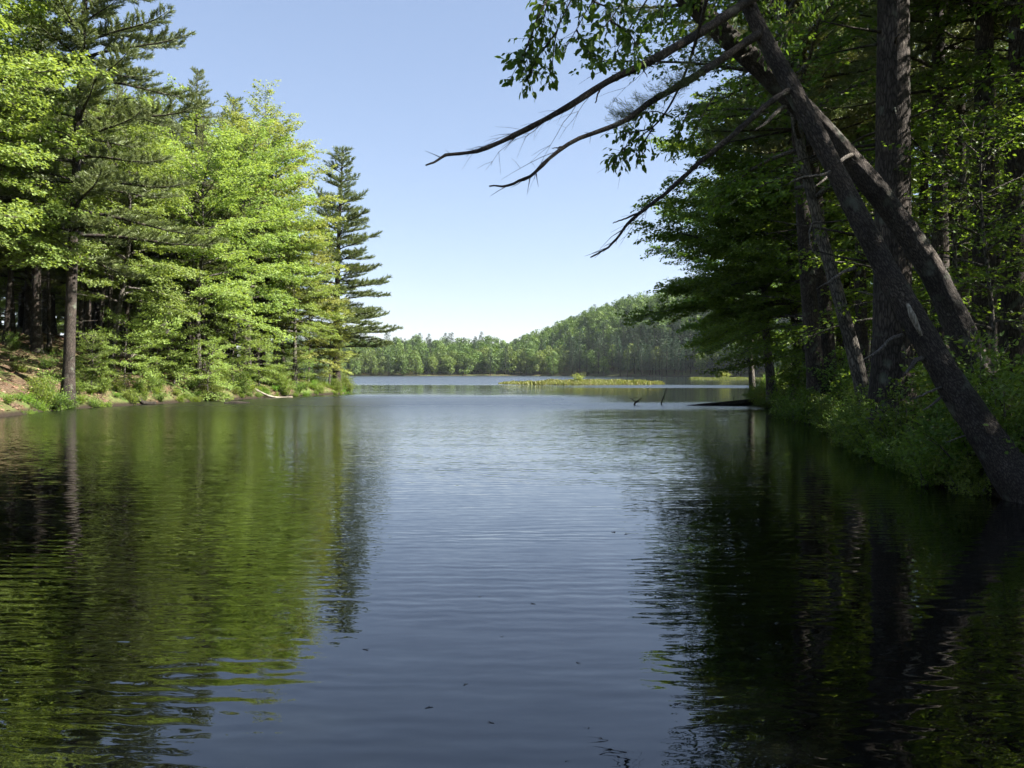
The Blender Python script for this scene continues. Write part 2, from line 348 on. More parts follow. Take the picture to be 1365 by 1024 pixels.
# ------------------------------------------------------------------ tree generators (all metres, base at the origin)
def perp_dirs(az, el):
    return np.stack([np.cos(el)*np.cos(az), np.cos(el)*np.sin(az), np.sin(el)], -1)

def gen_broadleaf(seed, H=15, cb=3, Rm=4.5, rt=.2, nl=30, leaf=.13, per=9, mat=None, bark=None, bend=.5, shape=(.35, .7), flat=.5, tv=LEAF1_V, tq=LEAF1_Q, dens=1.0, e0=(8, 58), topcut=0):
    g = np.random.default_rng(seed); tb = Tubes()
    n = 14; t = np.linspace(0, 1, n)
    ph = g.uniform(0, 6.28, 4)
    TP = np.stack([bend*np.sin(t*3+ph[0])*t+.25*bend*np.sin(t*9+ph[1])*t, bend*np.sin(t*2.5+ph[2])*t+.25*bend*np.sin(t*8+ph[3])*t, t*H*.97], 1)
    tr = rt*(1-t)**.8+.015; tr[0] *= 1.5; tr[1] *= 1.08
    TP = np.concatenate([[[0, 0, -.4]], TP]); tr = np.concatenate([[tr[0]*1.15], tr])
    tb.add(TP, tr, 10)
    def trunk_at(z): return np.array([np.interp(z, TP[:, 2], TP[:, k]) for k in range(3)])
    S, D_, Ln = [], [], []
    az = g.uniform(0, 6.28)
    for q in range(nl):
        u = (q+.5*g.random())/nl; z0 = cb+(H-cb)*u*.95
        az += 2.4+g.uniform(-.4, .4)
        pr = math.sqrt(max(.03, 1-((u-shape[0])/shape[1])**2))
        Lm = Rm*pr*g.uniform(.62, 1.15)
        el = R(e0[0]+(e0[1]-e0[0])*u+g.uniform(-10, 10)); k = 8
        s = np.linspace(0, 1, k); els = el-s*R(28)*(1-.6*u)+R(g.uniform(-6, 6)); azs = az+np.cumsum(g.normal(0, .13, k))
        dr = perp_dirs(azs, els); P = trunk_at(z0)+np.concatenate([[[0, 0, 0]], np.cumsum(dr[:-1]*Lm/(k-1), 0)])
        r0 = np.interp(z0, TP[:, 2], tr)*.42+.01
        tb.add(P, r0*(1-s)**.9+.006, 6)
        nt = max(5, int(Lm/.22*dens))
        for w in range(nt):
            f = .18+.82*(w+g.random())/nt; c = f*(k-1); i0 = min(int(c), k-2); b = P[i0]+(P[i0+1]-P[i0])*(c-i0)
            side = 1 if w % 2 else -1; a2 = azs[i0]+side*g.uniform(.45, 1.25); tl = (.28*Lm+.45)*(1.08-.72*f)*g.uniform(.6, 1.25); tl = min(tl, 2.1)
            e2 = els[i0]*.45+R(g.uniform(-14, 20)); d2 = perp_dirs(a2, e2)
            d3 = perp_dirs(a2+side*-.35, e2-R(14)); mid = b+d2*tl*.55; end = mid+d3*tl*.45
            tb.add([b, mid, end], [r0*.28*(1-f)+.008, .007, .004], 4)
            m = max(2, int(tl/.26))
            for h in range(m+1):
                q2 = (h+.6)/(m+.6); bb = b+(mid-b)*min(q2/.55, 1)+(end-mid)*max(0, (q2-.55)/.45)
                a3 = a2+(1 if h % 2 else -1)*g.uniform(.3, 1.0) if h < m else a2
                S.append(bb); D_.append(perp_dirs(a3, e2*.6+R(g.uniform(-18, 16)))); Ln.append(g.uniform(.28, .55))
    S = np.repeat(np.array(S), per, 0); D_ = np.repeat(np.array(D_), per, 0); Ln = np.repeat(np.array(Ln), per)
    m = len(S); f = g.random(m)
    hor = nrm(np.cross(D_, [0, 0, 1.0])); sgn = np.where(g.random(m) < .5, 1, -1)
    P = S+D_*(Ln*f)[:, None]+hor*(g.normal(0, .075, m))[:, None]+g.normal(0, 1, (m, 3))*[.05, .05, .055]
    T = D_*.7+hor*(sgn*g.uniform(.2, 1.0, m))[:, None]+np.array([0, 0, -.28])+g.normal(0, .25, (m, 3))
    Nn = np.array([0, 0, 1.0])+g.normal(0, flat, (m, 3))
    v = np.clip(g.normal(.5, .24, m), 0, 1)
    return [('trunk', tb.mesh('trunk', bark or M_BARKM)), ('crown', leaf_mesh('crown', [stamp(tv, tq, P, T, Nn, leaf*g.uniform(.65, 1.25, m), v)], mat or M_MAPLE))]

def gen_pine(seed, H=20, cb=5, Rm=3.6, rt=.27, gap=.62, needle=.15, per=8, bend=.25, dead=10, lop=.0, mat=None, twstep=.20, lopa=None, short=.55):
    g = np.random.default_rng(seed); tb = Tubes()
    n = 16; t = np.linspace(0, 1, n); ph = g.uniform(0, 6.28, 2)
    TP = np.stack([bend*np.sin(t*3+ph[0])*t, bend*np.sin(t*2.5+ph[1])*t, t*H], 1); tr = rt*(1-t)**.85+.018; tr[0] *= 1.35
    TP = np.concatenate([[[0, 0, -.4]], TP]); tr = np.concatenate([[tr[0]*1.15], tr]); tb.add(TP, tr, 12)
    def trunk_at(z): return np.array([np.interp(z, TP[:, 2], TP[:, k]) for k in range(3)])
    for q in range(dead):
        z0 = g.uniform(cb*.25, cb*1.1); a = g.uniform(0, 6.28); L_ = g.uniform(.3, 2.0); dr = perp_dirs(a, R(g.uniform(-12, 18))); b = trunk_at(z0)
        tb.add([b, b+dr*L_*.5, b+dr*L_+np.array([0, 0, g.uniform(-.3, .1)])], [.03, .018, .006], 5)
    S, D_ = [], []
    z = cb; lopa = g.uniform(0, 6.28) if lopa is None else lopa
    while z < H-.25:
        u = (z-cb)/(H-cb); a0 = g.uniform(0, 6.28); nb = g.integers(4, 7)
        for w in range(nb):
            a = a0+w*6.283/nb+g.uniform(-.3, .3)
            pr = min(1, (u+.18)/.30)**.6*(1-u)**.72
            Lm = max(.3, Rm*pr*g.uniform(short, 1.18)*(1+lop*math.cos(a-lopa)))
            if g.random() < .12: continue
            k = 7; s = np.linspace(0, 1, k); el = R(4+38*u**2+g.uniform(-8, 10)); els = el-R(14)*np.sin(s*2.6)+R(30)*s**3
            azs = a+np.cumsum(g.normal(0, .06, k)); dr = perp_dirs(azs, els)
            P = trunk_at(z+g.uniform(-.15, .15))+np.concatenate([[[0, 0, 0]], np.cumsum(dr[:-1]*Lm/(k-1), 0)])
            tb.add(P, (.014+.013*Lm)*(1-s)**.8+.005, 5)
            m = max(3, int(Lm*.78/twstep))
            for h in range(m+1):
                f = .2+.8*(h+g.random()*.6)/(m+.3); f = min(f, 1); c = f*(k-1); i0 = min(int(c), k-2); b = P[i0]+(P[i0+1]-P[i0])*(c-i0)
                if h == m: a2, tl = azs[-1], .2
                else: a2 = azs[i0]+(1 if h % 2 else -1)*g.uniform(.5, 1.05); tl = (.16+.24*Lm*(1-f)**.7+.1)*g.uniform(.7, 1.3); tl = min(tl, .95)
                e2 = els[i0]*.6+R(g.uniform(2, 26)); d2 = perp_dirs(a2, e2)
                nn = max(2, int(tl/.105))
                for x in range(nn):
                    S.append(b+d2*tl*(x+1)/nn); D_.append(d2)
        z += gap*g.uniform(.8, 1.25)*(1-.35*u)
    for x in range(6): S.append(trunk_at(H-.08*x)); D_.append(np.array([0, 0, 1.0]))
    S = np.repeat(np.array(S), per, 0); D_ = np.repeat(np.array(D_), per, 0); m = len(S)
    T = D_+g.normal(0, .5, (m, 3))+np.array([0, 0, .22]); Nn = g.normal(0, 1, (m, 3))+np.array([0, 0, .6])
    P = S+g.normal(0, .022, (m, 3)); v = np.clip(np.repeat(g.normal(.5, .2, m//per), per)+g.normal(0, .12, m), 0, 1)
    return [('trunk', tb.mesh('trunk', M_BARKP)), ('crown', leaf_mesh('crown', [stamp(NEED_V, NEED_Q, P, T, Nn, needle*g.uniform(.75, 1.2, m), v)], mat or M_PINE))]

def gen_shrub(seed, H=1.3, Rm=.8, ns=13, leaf=.075, per=7, mat=None):
    g = np.random.default_rng(seed); tb = Tubes(); S, D_ = [], []
    for q in range(ns):
        a = g.uniform(0, 6.28); l = H*g.uniform(.55, 1.1); sp = Rm*g.uniform(.15, 1.0); b = np.array([g.normal(0, .12*Rm), g.normal(0, .12*Rm), -.1])
        k = 6; s = np.linspace(0, 1, k); dx = np.array([math.cos(a), math.sin(a), 0])
        P = b+dx*(sp*s**1.4)[:, None]+np.array([0, 0, 1.0])*(l*s**.85)[:, None]+g.normal(0, .02, (k, 3)); tb.add(P, .011*(1-s)+.003, 4)
        for w in range(int(10*l/1.0)+5):
            f = g.uniform(.2, 1)*(k-1); i0 = min(int(f), k-2); bb = P[i0]+(P[i0+1]-P[i0])*(f-i0); d = perp_dirs(g.uniform(0, 6.28), R(g.uniform(-5, 45))); S.append(bb); D_.append(d)
    S = np.repeat(np.array(S), per, 0); D_ = np.repeat(np.array(D_), per, 0); m = len(S)
    P = S+D_*(g.uniform(.02, .34, m)*H**.5)[:, None]+g.normal(0, .03, (m, 3)); T = D_*.7+g.normal(0, .45, (m, 3)); Nn = np.array([0, 0, 1.0])+g.normal(0, .5, (m, 3))
    return [('stem', tb.mesh('stem', M_BARKM)), ('foliage', leaf_mesh('foliage', [stamp(LEAF_V, LEAF_Q, P, T, Nn, leaf*g.uniform(.6, 1.3, m), np.clip(g.normal(.5, .25, m), 0, 1))], mat or M_SHRUB))]

def far_crown(seed, kind, H, Rm):
    g = np.random.default_rng(seed)
    if kind == 'broad':
        nl = 22; ang = g.uniform(0, 6.28, nl); zz = g.uniform(.12, .9, nl)*H; rr = Rm*np.sqrt(np.clip(1-((zz/H-.45)/.56)**2, .05, 1))*g.uniform(.3, .8, nl)
        C = np.stack([np.cos(ang)*rr, np.sin(ang)*rr, zz], 1); rad = g.uniform(.28, .46, nl)*Rm; per = 66
        d = nrm(g.normal(0, 1, (nl*per, 3))+[0, 0, .3]); P = np.repeat(C, per, 0)+d*np.repeat(rad, per)[:, None]*g.uniform(.7, 1.08, nl*per)[:, None]
        m = len(P); Nn = d+g.normal(0, .33, (m, 3)); T = g.normal(0, 1, (m, 3)); sz = g.uniform(.4, .85, m); v = np.clip(np.repeat(g.normal(.5, .12, nl), per)+g.normal(0, .2, m), 0, 1)
    else:
        m = 620; u = g.random(m)**1.3; tier = u; zz = (.2+.8*u)*H; a = np.floor(g.uniform(0, 6, m))*1.05+np.floor(u*14)*37+g.normal(0, .35, m); r = (.45+Rm*(1-tier)**.6)*g.uniform(.1, 1.0, m)
        P = np.stack([np.cos(a)*r, np.sin(a)*r, zz-.10*r+g.normal(0, .12, m)], 1); Nn = np.stack([np.cos(a)*.3, np.sin(a)*.3, np.ones(m)], 1)+g.normal(0, .35, (m, 3)); T = np.stack([np.cos(a), np.sin(a), g.normal(.1, .2, m)], 1); sz = g.uniform(.35, .8, m); v = np.clip(g.normal(.5, .22, m), 0, 1)
    return stamp(CLUMP_V, CLUMP_Q, P, T, Nn, sz, v)
def far_trunk(H, r): 
    tb = Tubes(); tb.add([[0, 0, -1], [0, 0, H*.5], [.1, 0, H*.92]], [r, r*.7, r*.15], 5); return tb

rnd = random.Random(7)
# ---- prototypes
P_MAPLE = [gen_broadleaf(11, 15, 4.2, 5.2, .19, 40, .155, 13), gen_broadleaf(12, 13, 3.7, 5.2, .16, 36, .15, 13, shape=(.3, .78)), gen_broadleaf(13, 17, 4.6, 5.0, .2, 46, .155, 13, shape=(.42, .68), e0=(0, 55))]
P_OAK = [gen_broadleaf(21, 17, 4.6, 4.6, .18, 46, .14, 15, M_OAK, shape=(.5, .66)), gen_broadleaf(22, 10.5, 1.8, 3.0, .10, 36, .125, 13, M_OAK, shape=(.45, .68))]
P_SAP = [gen_broadleaf(31, 5.5, .9, 2.7, .055, 22, .13, 13, bend=.3, e0=(0, 45)), gen_broadleaf(32, 4.4, .6, 2.3, .045, 18, .125, 13, bend=.5, e0=(-2, 40))]
P_PINE = [gen_pine(41, 18, 2.4, 5.0, .25, gap=.52, lop=.15, per=12, twstep=.125, needle=.18, short=.42), gen_pine(42, 23, 10, 4.2, .30, dead=26, per=10, twstep=.16, needle=.17), gen_pine(43, 15, 2.6, 3.6, .2, per=10, twstep=.16, needle=.17), gen_pine(44, 30, 7.5, 5.7, .27, gap=1.05, per=13, twstep=.12, needle=.19, lop=.3, lopa=-2.1)]
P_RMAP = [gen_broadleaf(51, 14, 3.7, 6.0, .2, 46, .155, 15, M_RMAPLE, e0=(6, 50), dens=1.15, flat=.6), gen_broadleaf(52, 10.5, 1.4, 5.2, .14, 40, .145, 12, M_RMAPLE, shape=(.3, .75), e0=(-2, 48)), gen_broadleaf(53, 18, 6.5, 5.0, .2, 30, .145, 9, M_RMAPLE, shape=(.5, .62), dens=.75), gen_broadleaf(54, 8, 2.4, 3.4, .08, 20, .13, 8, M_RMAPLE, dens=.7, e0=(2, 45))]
P_SHRUB = [gen_shrub(61, 1.3, .8, 15), gen_shrub(62, .9, .75, 15, .065), gen_shrub(63, 1.7, .9, 17, .08), gen_shrub(64, .6, .55, 13, .06, 7, M_FERN), gen_shrub(66, .7, .5, 26, .05, 4, M_FERN), gen_shrub(67, 1.5, 1.0, 9, .10, 6, M_RMAPLE)]
FK = [('broad', 15, 5.4), ('broad', 13, 5.0), ('broad', 17, 5.2), ('pine', 18, 3.6), ('pine', 20, 4.0)]
FAR_RAW = [(far_crown(70+k, kd, H, r), far_trunk(H, .25)) for k, (kd, H, r) in enumerate(FK)]
P_FAR = [[('trunk', tb.mesh('trunk', M_BARKP)), ('crown', leaf_mesh('crown', [cr], M_FARLEAF if FK[k][0] == 'broad' else M_FARPINE))] for k, (cr, tb) in enumerate(FAR_RAW)]

def fitH(parts_h, want): return want/parts_h
# ---- left bank, the trees one can tell apart
plant('white_pine', P_PINE[3], wx(85, 36.5), 36.8, 'tall white pine whose thick trunk leans over the bare bank', s=.9, rz=2.1, lean=(0, 2.8))
plant('maple_tree', P_MAPLE[0], wx(140, 43), 43.5, 'maple with dark slanting trunk right beside the thick pine trunk', s=.85, rz=.4, lean=(0, 7))
plant('maple_tree', P_MAPLE[2], wx(-28, 35), 35.5, 'bright green maple before the pines, branches low over the shore', s=.98, rz=1.3)
plant('maple_tree', P_MAPLE[2], wx(-75, 32), 32.5, 'tall bright maple at the picture edge, leftmost on the sunny bank', s=1.12, rz=2.6)
plant('maple_tree', P_MAPLE[1], wx(252, 47), 48.5, 'broad yellow-green maple above the fallen pale trunks', s=1.02, rz=4.0)
plant('maple_tree', P_MAPLE[0], wx(205, 52), 54, 'maple behind the slanting dark trunk, its crown below the small pine top', s=1.08, rz=5.2)
plant('maple_tree', P_MAPLE[2], wx(318, 54), 56, 'slender maple with pale green crown halfway along the sunny bank', s=.95, rz=.9)
plant('oak_tree', P_OAK[0], wx(362, 60), 61, 'tallest yellowish young-leaved oak near the point', s=1.08, rz=1.9)
plant('oak_tree', P_OAK[0], wx(325, 63), 66, 'yellowish oak behind and left of the tallest oak', s=1.05, rz=3.9)
plant('maple_tree', P_MAPLE[2], wx(385, 58), 59.5, 'green maple leaning from the point, dark stems beneath it', s=.72, rz=2.2)
plant('oak_tree', P_OAK[1], wx(408, 61.5), 62, 'small olive-yellow tree with pale stem in front of the point pine', s=.9, rz=.3, lean=(0, 4))
plant('oak_tree', P_OAK[1], wx(438, 63.5), 63.8, 'low yellowish tree hiding the foot of the point pine', s=.6, rz=2.4, lean=(0, 3))
plant('white_pine', P_PINE[0], wx(447, 66), 66.5, 'dark conical white pine standing alone at the tip of the point', s=1.07, rz=5.0, lean=(0, .8), sxy=1.12)
plant('white_pine', P_PINE[2], wx(300, 68), 70, 'pine whose pointed top pokes above the maple crowns', s=1.5, rz=1.0)
plant('white_pine', P_PINE[0], wx(25, 45), 46, 'white pine with greyish boughs showing between the bright maples', s=1.0, rz=2.2)
plant('white_pine', P_PINE[2], wx(190, 50), 51, 'half hidden white pine behind the slanting maple', s=.95, rz=3.4)
for k, (px, D, s, rz, lab) in enumerate([
    (165, 41.5, .85, 1, 'small maple on the bank beside the dark slanting trunk'),
    (278, 47.2, 1.0, 2.2, 'small layered maple with crooked stem at the water edge'), (232, 46.5, .95, 3.1, 'layered maple sapling in front of the fallen pale trunks'),
    (345, 54.5, .95, 4.4, 'bright sapling above the bleached log on the shore'), (310, 52, 1.0, 5.1, 'flat-branched sapling just left of the bleached log'),
    (395, 58.8, .8, .6, 'low sapling near the end of the point'), (120, 39.5, .6, 2.8, 'knee-bent sapling among ferns near the two big trunks'),
    (205, 45.5, .8, 5.8, 'sapling with a dark forked stem on the fern bank')]):
    plant('maple_sapling', P_SAP[k % 2], wx(px, D), D, lab, group=None, s=s*.78, rz=rz, lean=(rnd.uniform(-5, 5), rnd.uniform(-3, 8)))
# woods behind the sunny bank
g = np.random.default_rng(5)
n = 0
for tries in range(3000):
    if n >= 120: break
    y = g.uniform(26, 112); x = g.uniform(-62, -16)
    d = shore_sd(np.array([[x, y]]))[0]
    if d < 5 or d > 30 or x/y > -.20 or (x/y > -.27 and y < 60): continue
    if any(math.hypot(x-a, y-b) < 2.6 for a, b in globals().setdefault('LB', [])): continue
    LB.append((x, y)); n += 1
    q = g.random()
    if q < .6: plant('white_pine', P_PINE[1 if q < .5 else 0], x, y, 'straight dark trunked pine in the woods behind the sunny bank', group='pines in the woods behind the sunny bank', s=g.uniform(.68, .88), rz=g.uniform(0, 6.28), lean=(g.uniform(-2, 2), g.uniform(-2, 2)))
    else: plant('maple_tree', P_MAPLE[2], x, y, 'green broadleaf tree in the woods behind the sunny bank', group='broadleaf trees in the woods behind the sunny bank', s=g.uniform(.75, 1.0), rz=g.uniform(0, 6.28))
for k in range(16):
    px = 5+k*21+rnd.uniform(-8, 8); D = 36.5+k*.95+rnd.uniform(1.5, 5.5)
    plant('white_pine', P_PINE[1], wx(px, D), D, 'slender dark pole-like pine at the edge of the sunny bank woods', group='slender pole-like pines on the sunny bank', s=rnd.uniform(.55, .72), rz=k*1.1, sxy=.62, lean=(rnd.uniform(-2, 2), rnd.uniform(-3, 5)))
# shrubs along the sunny bank
n = 0
while n < 210:
    y = g.uniform(29, 76); d = g.uniform(-.1, 1.0) if n % 2 else g.uniform(.6, 6)
    xs = np.linspace(-34, -13, 120); sdv = shore_sd(np.stack([xs, np.full(120, y)], 1)); x = float(np.interp(-d, -sdv, xs))
    if y < 34 and d < 2.2 and g.random() < .8: continue
    q = g.random(); kk = int(g.choice([0, 1, 2, 3, 3]))
    fern = kk == 3
    plant('fern_clump' if fern else 'shrub', P_SHRUB[kk], x, y, 'low bright fern clump on the sunny bank' if fern else 'leafy shrub growing along the sunny bank', cat='fern' if fern else 'shrub',
          group='ferns on the sunny bank' if fern else 'shrubs along the sunny bank', s=g.uniform(.4, .85), rz=g.uniform(0, 6.28)); n += 1

n = 0
while n < 90:
    y = g.uniform(31, 74); d = g.uniform(-.15, .7); xs = np.linspace(-34, -12, 120); sdv = shore_sd(np.stack([xs, np.full(120, y)], 1)); x = float(np.interp(-d, -sdv, xs))
    plant('fern_clump', P_SHRUB[3] if n % 3 else P_SHRUB[4], x, y, 'low green clump overhanging the waterline of the sunny bank', cat='fern', group='green clumps along the sunny waterline', s=g.uniform(.35, .75), rz=g.uniform(0, 6.28)); n += 1

# ---- right bank
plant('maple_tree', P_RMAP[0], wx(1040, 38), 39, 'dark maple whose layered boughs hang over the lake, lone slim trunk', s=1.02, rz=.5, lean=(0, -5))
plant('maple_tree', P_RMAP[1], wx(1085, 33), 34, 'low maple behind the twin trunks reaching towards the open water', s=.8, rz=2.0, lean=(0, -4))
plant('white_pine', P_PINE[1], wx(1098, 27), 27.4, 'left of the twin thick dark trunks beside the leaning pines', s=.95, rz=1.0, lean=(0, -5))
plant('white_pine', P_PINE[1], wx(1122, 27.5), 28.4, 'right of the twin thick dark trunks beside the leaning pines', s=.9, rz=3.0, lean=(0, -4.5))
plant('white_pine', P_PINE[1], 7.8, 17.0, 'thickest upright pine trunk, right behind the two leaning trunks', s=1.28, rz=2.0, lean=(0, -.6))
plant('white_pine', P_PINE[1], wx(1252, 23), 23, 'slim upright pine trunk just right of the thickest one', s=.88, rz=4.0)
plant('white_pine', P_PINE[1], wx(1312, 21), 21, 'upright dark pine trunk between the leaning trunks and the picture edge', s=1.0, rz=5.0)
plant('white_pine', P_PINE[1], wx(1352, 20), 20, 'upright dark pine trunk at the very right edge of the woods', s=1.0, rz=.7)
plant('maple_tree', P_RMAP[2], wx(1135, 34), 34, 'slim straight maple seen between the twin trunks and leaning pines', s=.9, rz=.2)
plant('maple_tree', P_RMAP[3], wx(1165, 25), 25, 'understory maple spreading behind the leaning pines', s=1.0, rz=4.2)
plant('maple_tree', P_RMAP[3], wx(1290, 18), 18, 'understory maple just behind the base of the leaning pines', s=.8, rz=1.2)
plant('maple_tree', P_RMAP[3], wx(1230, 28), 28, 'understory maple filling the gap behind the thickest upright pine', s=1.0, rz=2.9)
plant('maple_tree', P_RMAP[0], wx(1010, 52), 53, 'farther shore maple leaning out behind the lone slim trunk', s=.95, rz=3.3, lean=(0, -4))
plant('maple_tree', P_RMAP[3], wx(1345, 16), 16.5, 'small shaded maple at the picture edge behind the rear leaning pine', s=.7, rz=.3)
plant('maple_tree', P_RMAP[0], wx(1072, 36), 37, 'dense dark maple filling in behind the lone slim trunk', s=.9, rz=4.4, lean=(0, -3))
for x, y, s_, lab in [(12.6, 13.6, .95, 'maple added for shade beyond the right edge, just past the rear leaning pine'), (12.2, 18.5, .9, 'leafy maple added for shade close behind the edge pines'), (11.5, 6.5, .9, 'maple added for shade beyond the right edge, nearest the viewer')]:
    plant('maple_tree', P_RMAP[2], x, y, lab, s=s_, rz=x)  # added maples that block the sun from the thick pine and right shrubs
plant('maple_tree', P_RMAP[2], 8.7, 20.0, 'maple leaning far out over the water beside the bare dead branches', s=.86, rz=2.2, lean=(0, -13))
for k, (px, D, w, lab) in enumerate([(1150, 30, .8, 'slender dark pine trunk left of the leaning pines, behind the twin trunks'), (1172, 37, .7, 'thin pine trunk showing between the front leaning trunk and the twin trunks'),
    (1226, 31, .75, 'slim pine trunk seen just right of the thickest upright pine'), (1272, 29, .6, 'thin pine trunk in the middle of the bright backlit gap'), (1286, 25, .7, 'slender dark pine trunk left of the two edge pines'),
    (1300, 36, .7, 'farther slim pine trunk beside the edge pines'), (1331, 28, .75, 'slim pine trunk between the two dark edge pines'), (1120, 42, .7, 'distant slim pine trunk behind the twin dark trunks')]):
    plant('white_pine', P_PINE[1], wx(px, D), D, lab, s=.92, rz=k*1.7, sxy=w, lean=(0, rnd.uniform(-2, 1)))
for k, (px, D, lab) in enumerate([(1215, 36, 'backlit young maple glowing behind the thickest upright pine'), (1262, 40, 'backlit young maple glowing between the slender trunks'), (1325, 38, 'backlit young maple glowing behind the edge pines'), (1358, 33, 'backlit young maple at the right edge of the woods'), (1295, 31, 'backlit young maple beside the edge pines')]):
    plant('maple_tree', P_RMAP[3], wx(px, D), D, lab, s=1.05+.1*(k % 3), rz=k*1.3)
RB = []
n = 0
for tries in range(6000):
    if n >= 85: break
    y = g.uniform(-22, 112); x = g.uniform(5, 75)  # trees behind the viewer are added to keep the right bank shaded
    d = shore_sd(np.array([[x, y]]))[0]
    if d < 2.2 or d > (23 if y > 0 else 16): continue
    if x/y < .42 and 0 < y < 30 and d < 5: continue
    if any(math.hypot(x-a, y-b) < 2.5 for a, b in RB): continue
    if y > 0 and math.hypot(x-8.5, y-12) < 4.2: continue
    RB.append((x, y)); n += 1
    q = g.random()
    if q < .62: plant('white_pine', P_PINE[1], x, y, 'tall bare-trunked pine standing in the shaded woods', group='pines in the shaded woods', s=g.uniform(.8, 1.05), rz=g.uniform(0, 6.28), lean=(g.uniform(-2, 2), g.uniform(-2, 2)))
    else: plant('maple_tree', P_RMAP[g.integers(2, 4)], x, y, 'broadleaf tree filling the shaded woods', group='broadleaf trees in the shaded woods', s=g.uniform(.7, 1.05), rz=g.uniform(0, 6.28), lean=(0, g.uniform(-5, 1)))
n = 0
while n < 160:
    y = 9.3+54*g.random()**1.9; d = g.uniform(-.35, .5) if n % 2 else g.uniform(.3, 4)
    if y < 10.7: continue
    xs = np.linspace(5, 30, 160); sdv = shore_sd(np.stack([xs, np.full(160, y)], 1)); x = float(np.interp(d, sdv, xs))
    plant('shrub', P_SHRUB[int(g.choice([0, 1, 2, 5, 5, 4]))], x, y, 'leafy shrub leaning over the water from the shaded bank', cat='shrub', group='shrubs along the shaded bank', s=g.uniform(.4, .8) if d < .5 else g.uniform(.55, 1.1), rz=g.uniform(0, 6.28), lean=(0, g.uniform(-18, 0))); n += 1

# ---- the two leaning pines in front
def smooth_path(P, r, n):
    P = np.asarray(P, float); t = np.linspace(0, len(P)-1, n); out = np.zeros((n, 3)); k = np.arange(len(P))
    m = np.gradient(P, axis=0)
    i0 = np.clip(t.astype(int), 0, len(P)-2); f = (t-i0)[:, None]
    h00 = 2*f**3-3*f**2+1; h10 = f**3-2*f**2+f; h01 = -2*f**3+3*f**2; h11 = f**3-f**2
    return h00*P[i0]+h10*m[i0]+h01*P[i0+1]+h11*m[i0+1], np.interp(t, k, r)

def bark_tube(P, r, k, seed, amp=.10):
    tb = Tubes(); tb.add(P, r, k); V = tb.V[0]; n = len(P)
    C = np.repeat(P, k, 0); body = V[:n*k]; out = nrm(body-C); rr = np.repeat(r, k)
    s = np.concatenate([[0], np.cumsum(np.linalg.norm(np.diff(P, axis=0), axis=1))]); ss = np.repeat(s, k)
    disp = np.array([mnoise.fractal(Vector((o_[0]*2.2+seed, o_[1]*2.2, s_*1.1+o_[2]*1.2)), .9, 2.1, 4) for o_, s_ in zip(out, ss)])
    ridge = np.array([abs(mnoise.noise(Vector((o_[0]*7+seed, o_[1]*7+o_[2]*5, s_*3.0)))) for o_, s_ in zip(out, ss)])
    V[:n*k] = body+out*(rr*(amp*disp+.10*(ridge-.25)))[:, None]
    return tb

def branch(P, r0, r1, seed, parent, label=None, mat=None, forks=(), twigs=5):
    g_ = np.random.default_rng(seed); Q, rr = smooth_path(P, np.linspace(r0, r1, len(P)), 40)
    Q = Q+np.cumsum(g_.normal(0, .010, Q.shape), 0)*np.linspace(0, 1, 40)[:, None]
    tb = Tubes(); tb.add(Q, rr*(1+g_.normal(0, .09, 40)), 9)
    for f in forks:
        q2, r2 = smooth_path(f[0], np.linspace(f[1], f[2], len(f[0])), 16); tb.add(q2+np.cumsum(g_.normal(0, .004, q2.shape), 0), r2, 6)
    for q in range(int(g_.integers(12, 22))):      # stubs and fine dead twigs
        i0 = int(g_.integers(6, 36)); d = nrm(Q[i0+1]-Q[i0])+g_.normal(0, .55, 3); d = d/np.linalg.norm(d); L_ = abs(g_.normal(0, .16))+.04
        tb.add([Q[i0], Q[i0]+d*L_*.5+[0, 0, .01], Q[i0]+d*L_+[0, 0, g_.normal(0, .03)]], [min(rr[i0]*.4, .009), .0035, .0015], 4)
    for q in range(twigs):                         # long whippy dead twigs swept along the branch
        i0 = int(g_.integers(6, 28)); d = nrm(Q[i0+1]-Q[i0])*.9+g_.normal(0, .22, 3)+[0, 0, .06]; d = d/np.linalg.norm(d); L_ = g_.uniform(.35, .95); k = 7; t_ = np.linspace(0, 1, k)[:, None]
        W = Q[i0]+d*L_*t_+np.array([0, 0, -.18])*L_*t_**2+np.cumsum(g_.normal(0, .012, (k, 3)), 0); tb.add(W, np.linspace(.004, .0013, k), 4)
        for h in range(3):
            j = int(g_.integers(2, 6)); e_ = d+g_.normal(0, .5, 3); tb.add([W[j], W[j]+e_*.12, W[j]+e_*.22+[0, 0, -.02]], [.003, .002, .0012], 3)
    o = link('branch', tb.mesh('branch', mat or M_LEANB), parent)
    if label: o['label'] = label
    return o

def leaning(base_xy, path, rad, seed, label):
    e = link('leaning_pine', None); b = np.array([*base_xy, hgt(*base_xy)[0]])
    e.location = b; tag(e, label, 'tree')
    P, r = smooth_path(np.array(path)-b, rad, 170)
    link('trunk', bark_tube(P, r, 36, seed).mesh('trunk', M_LEANB), e)
    return e, b

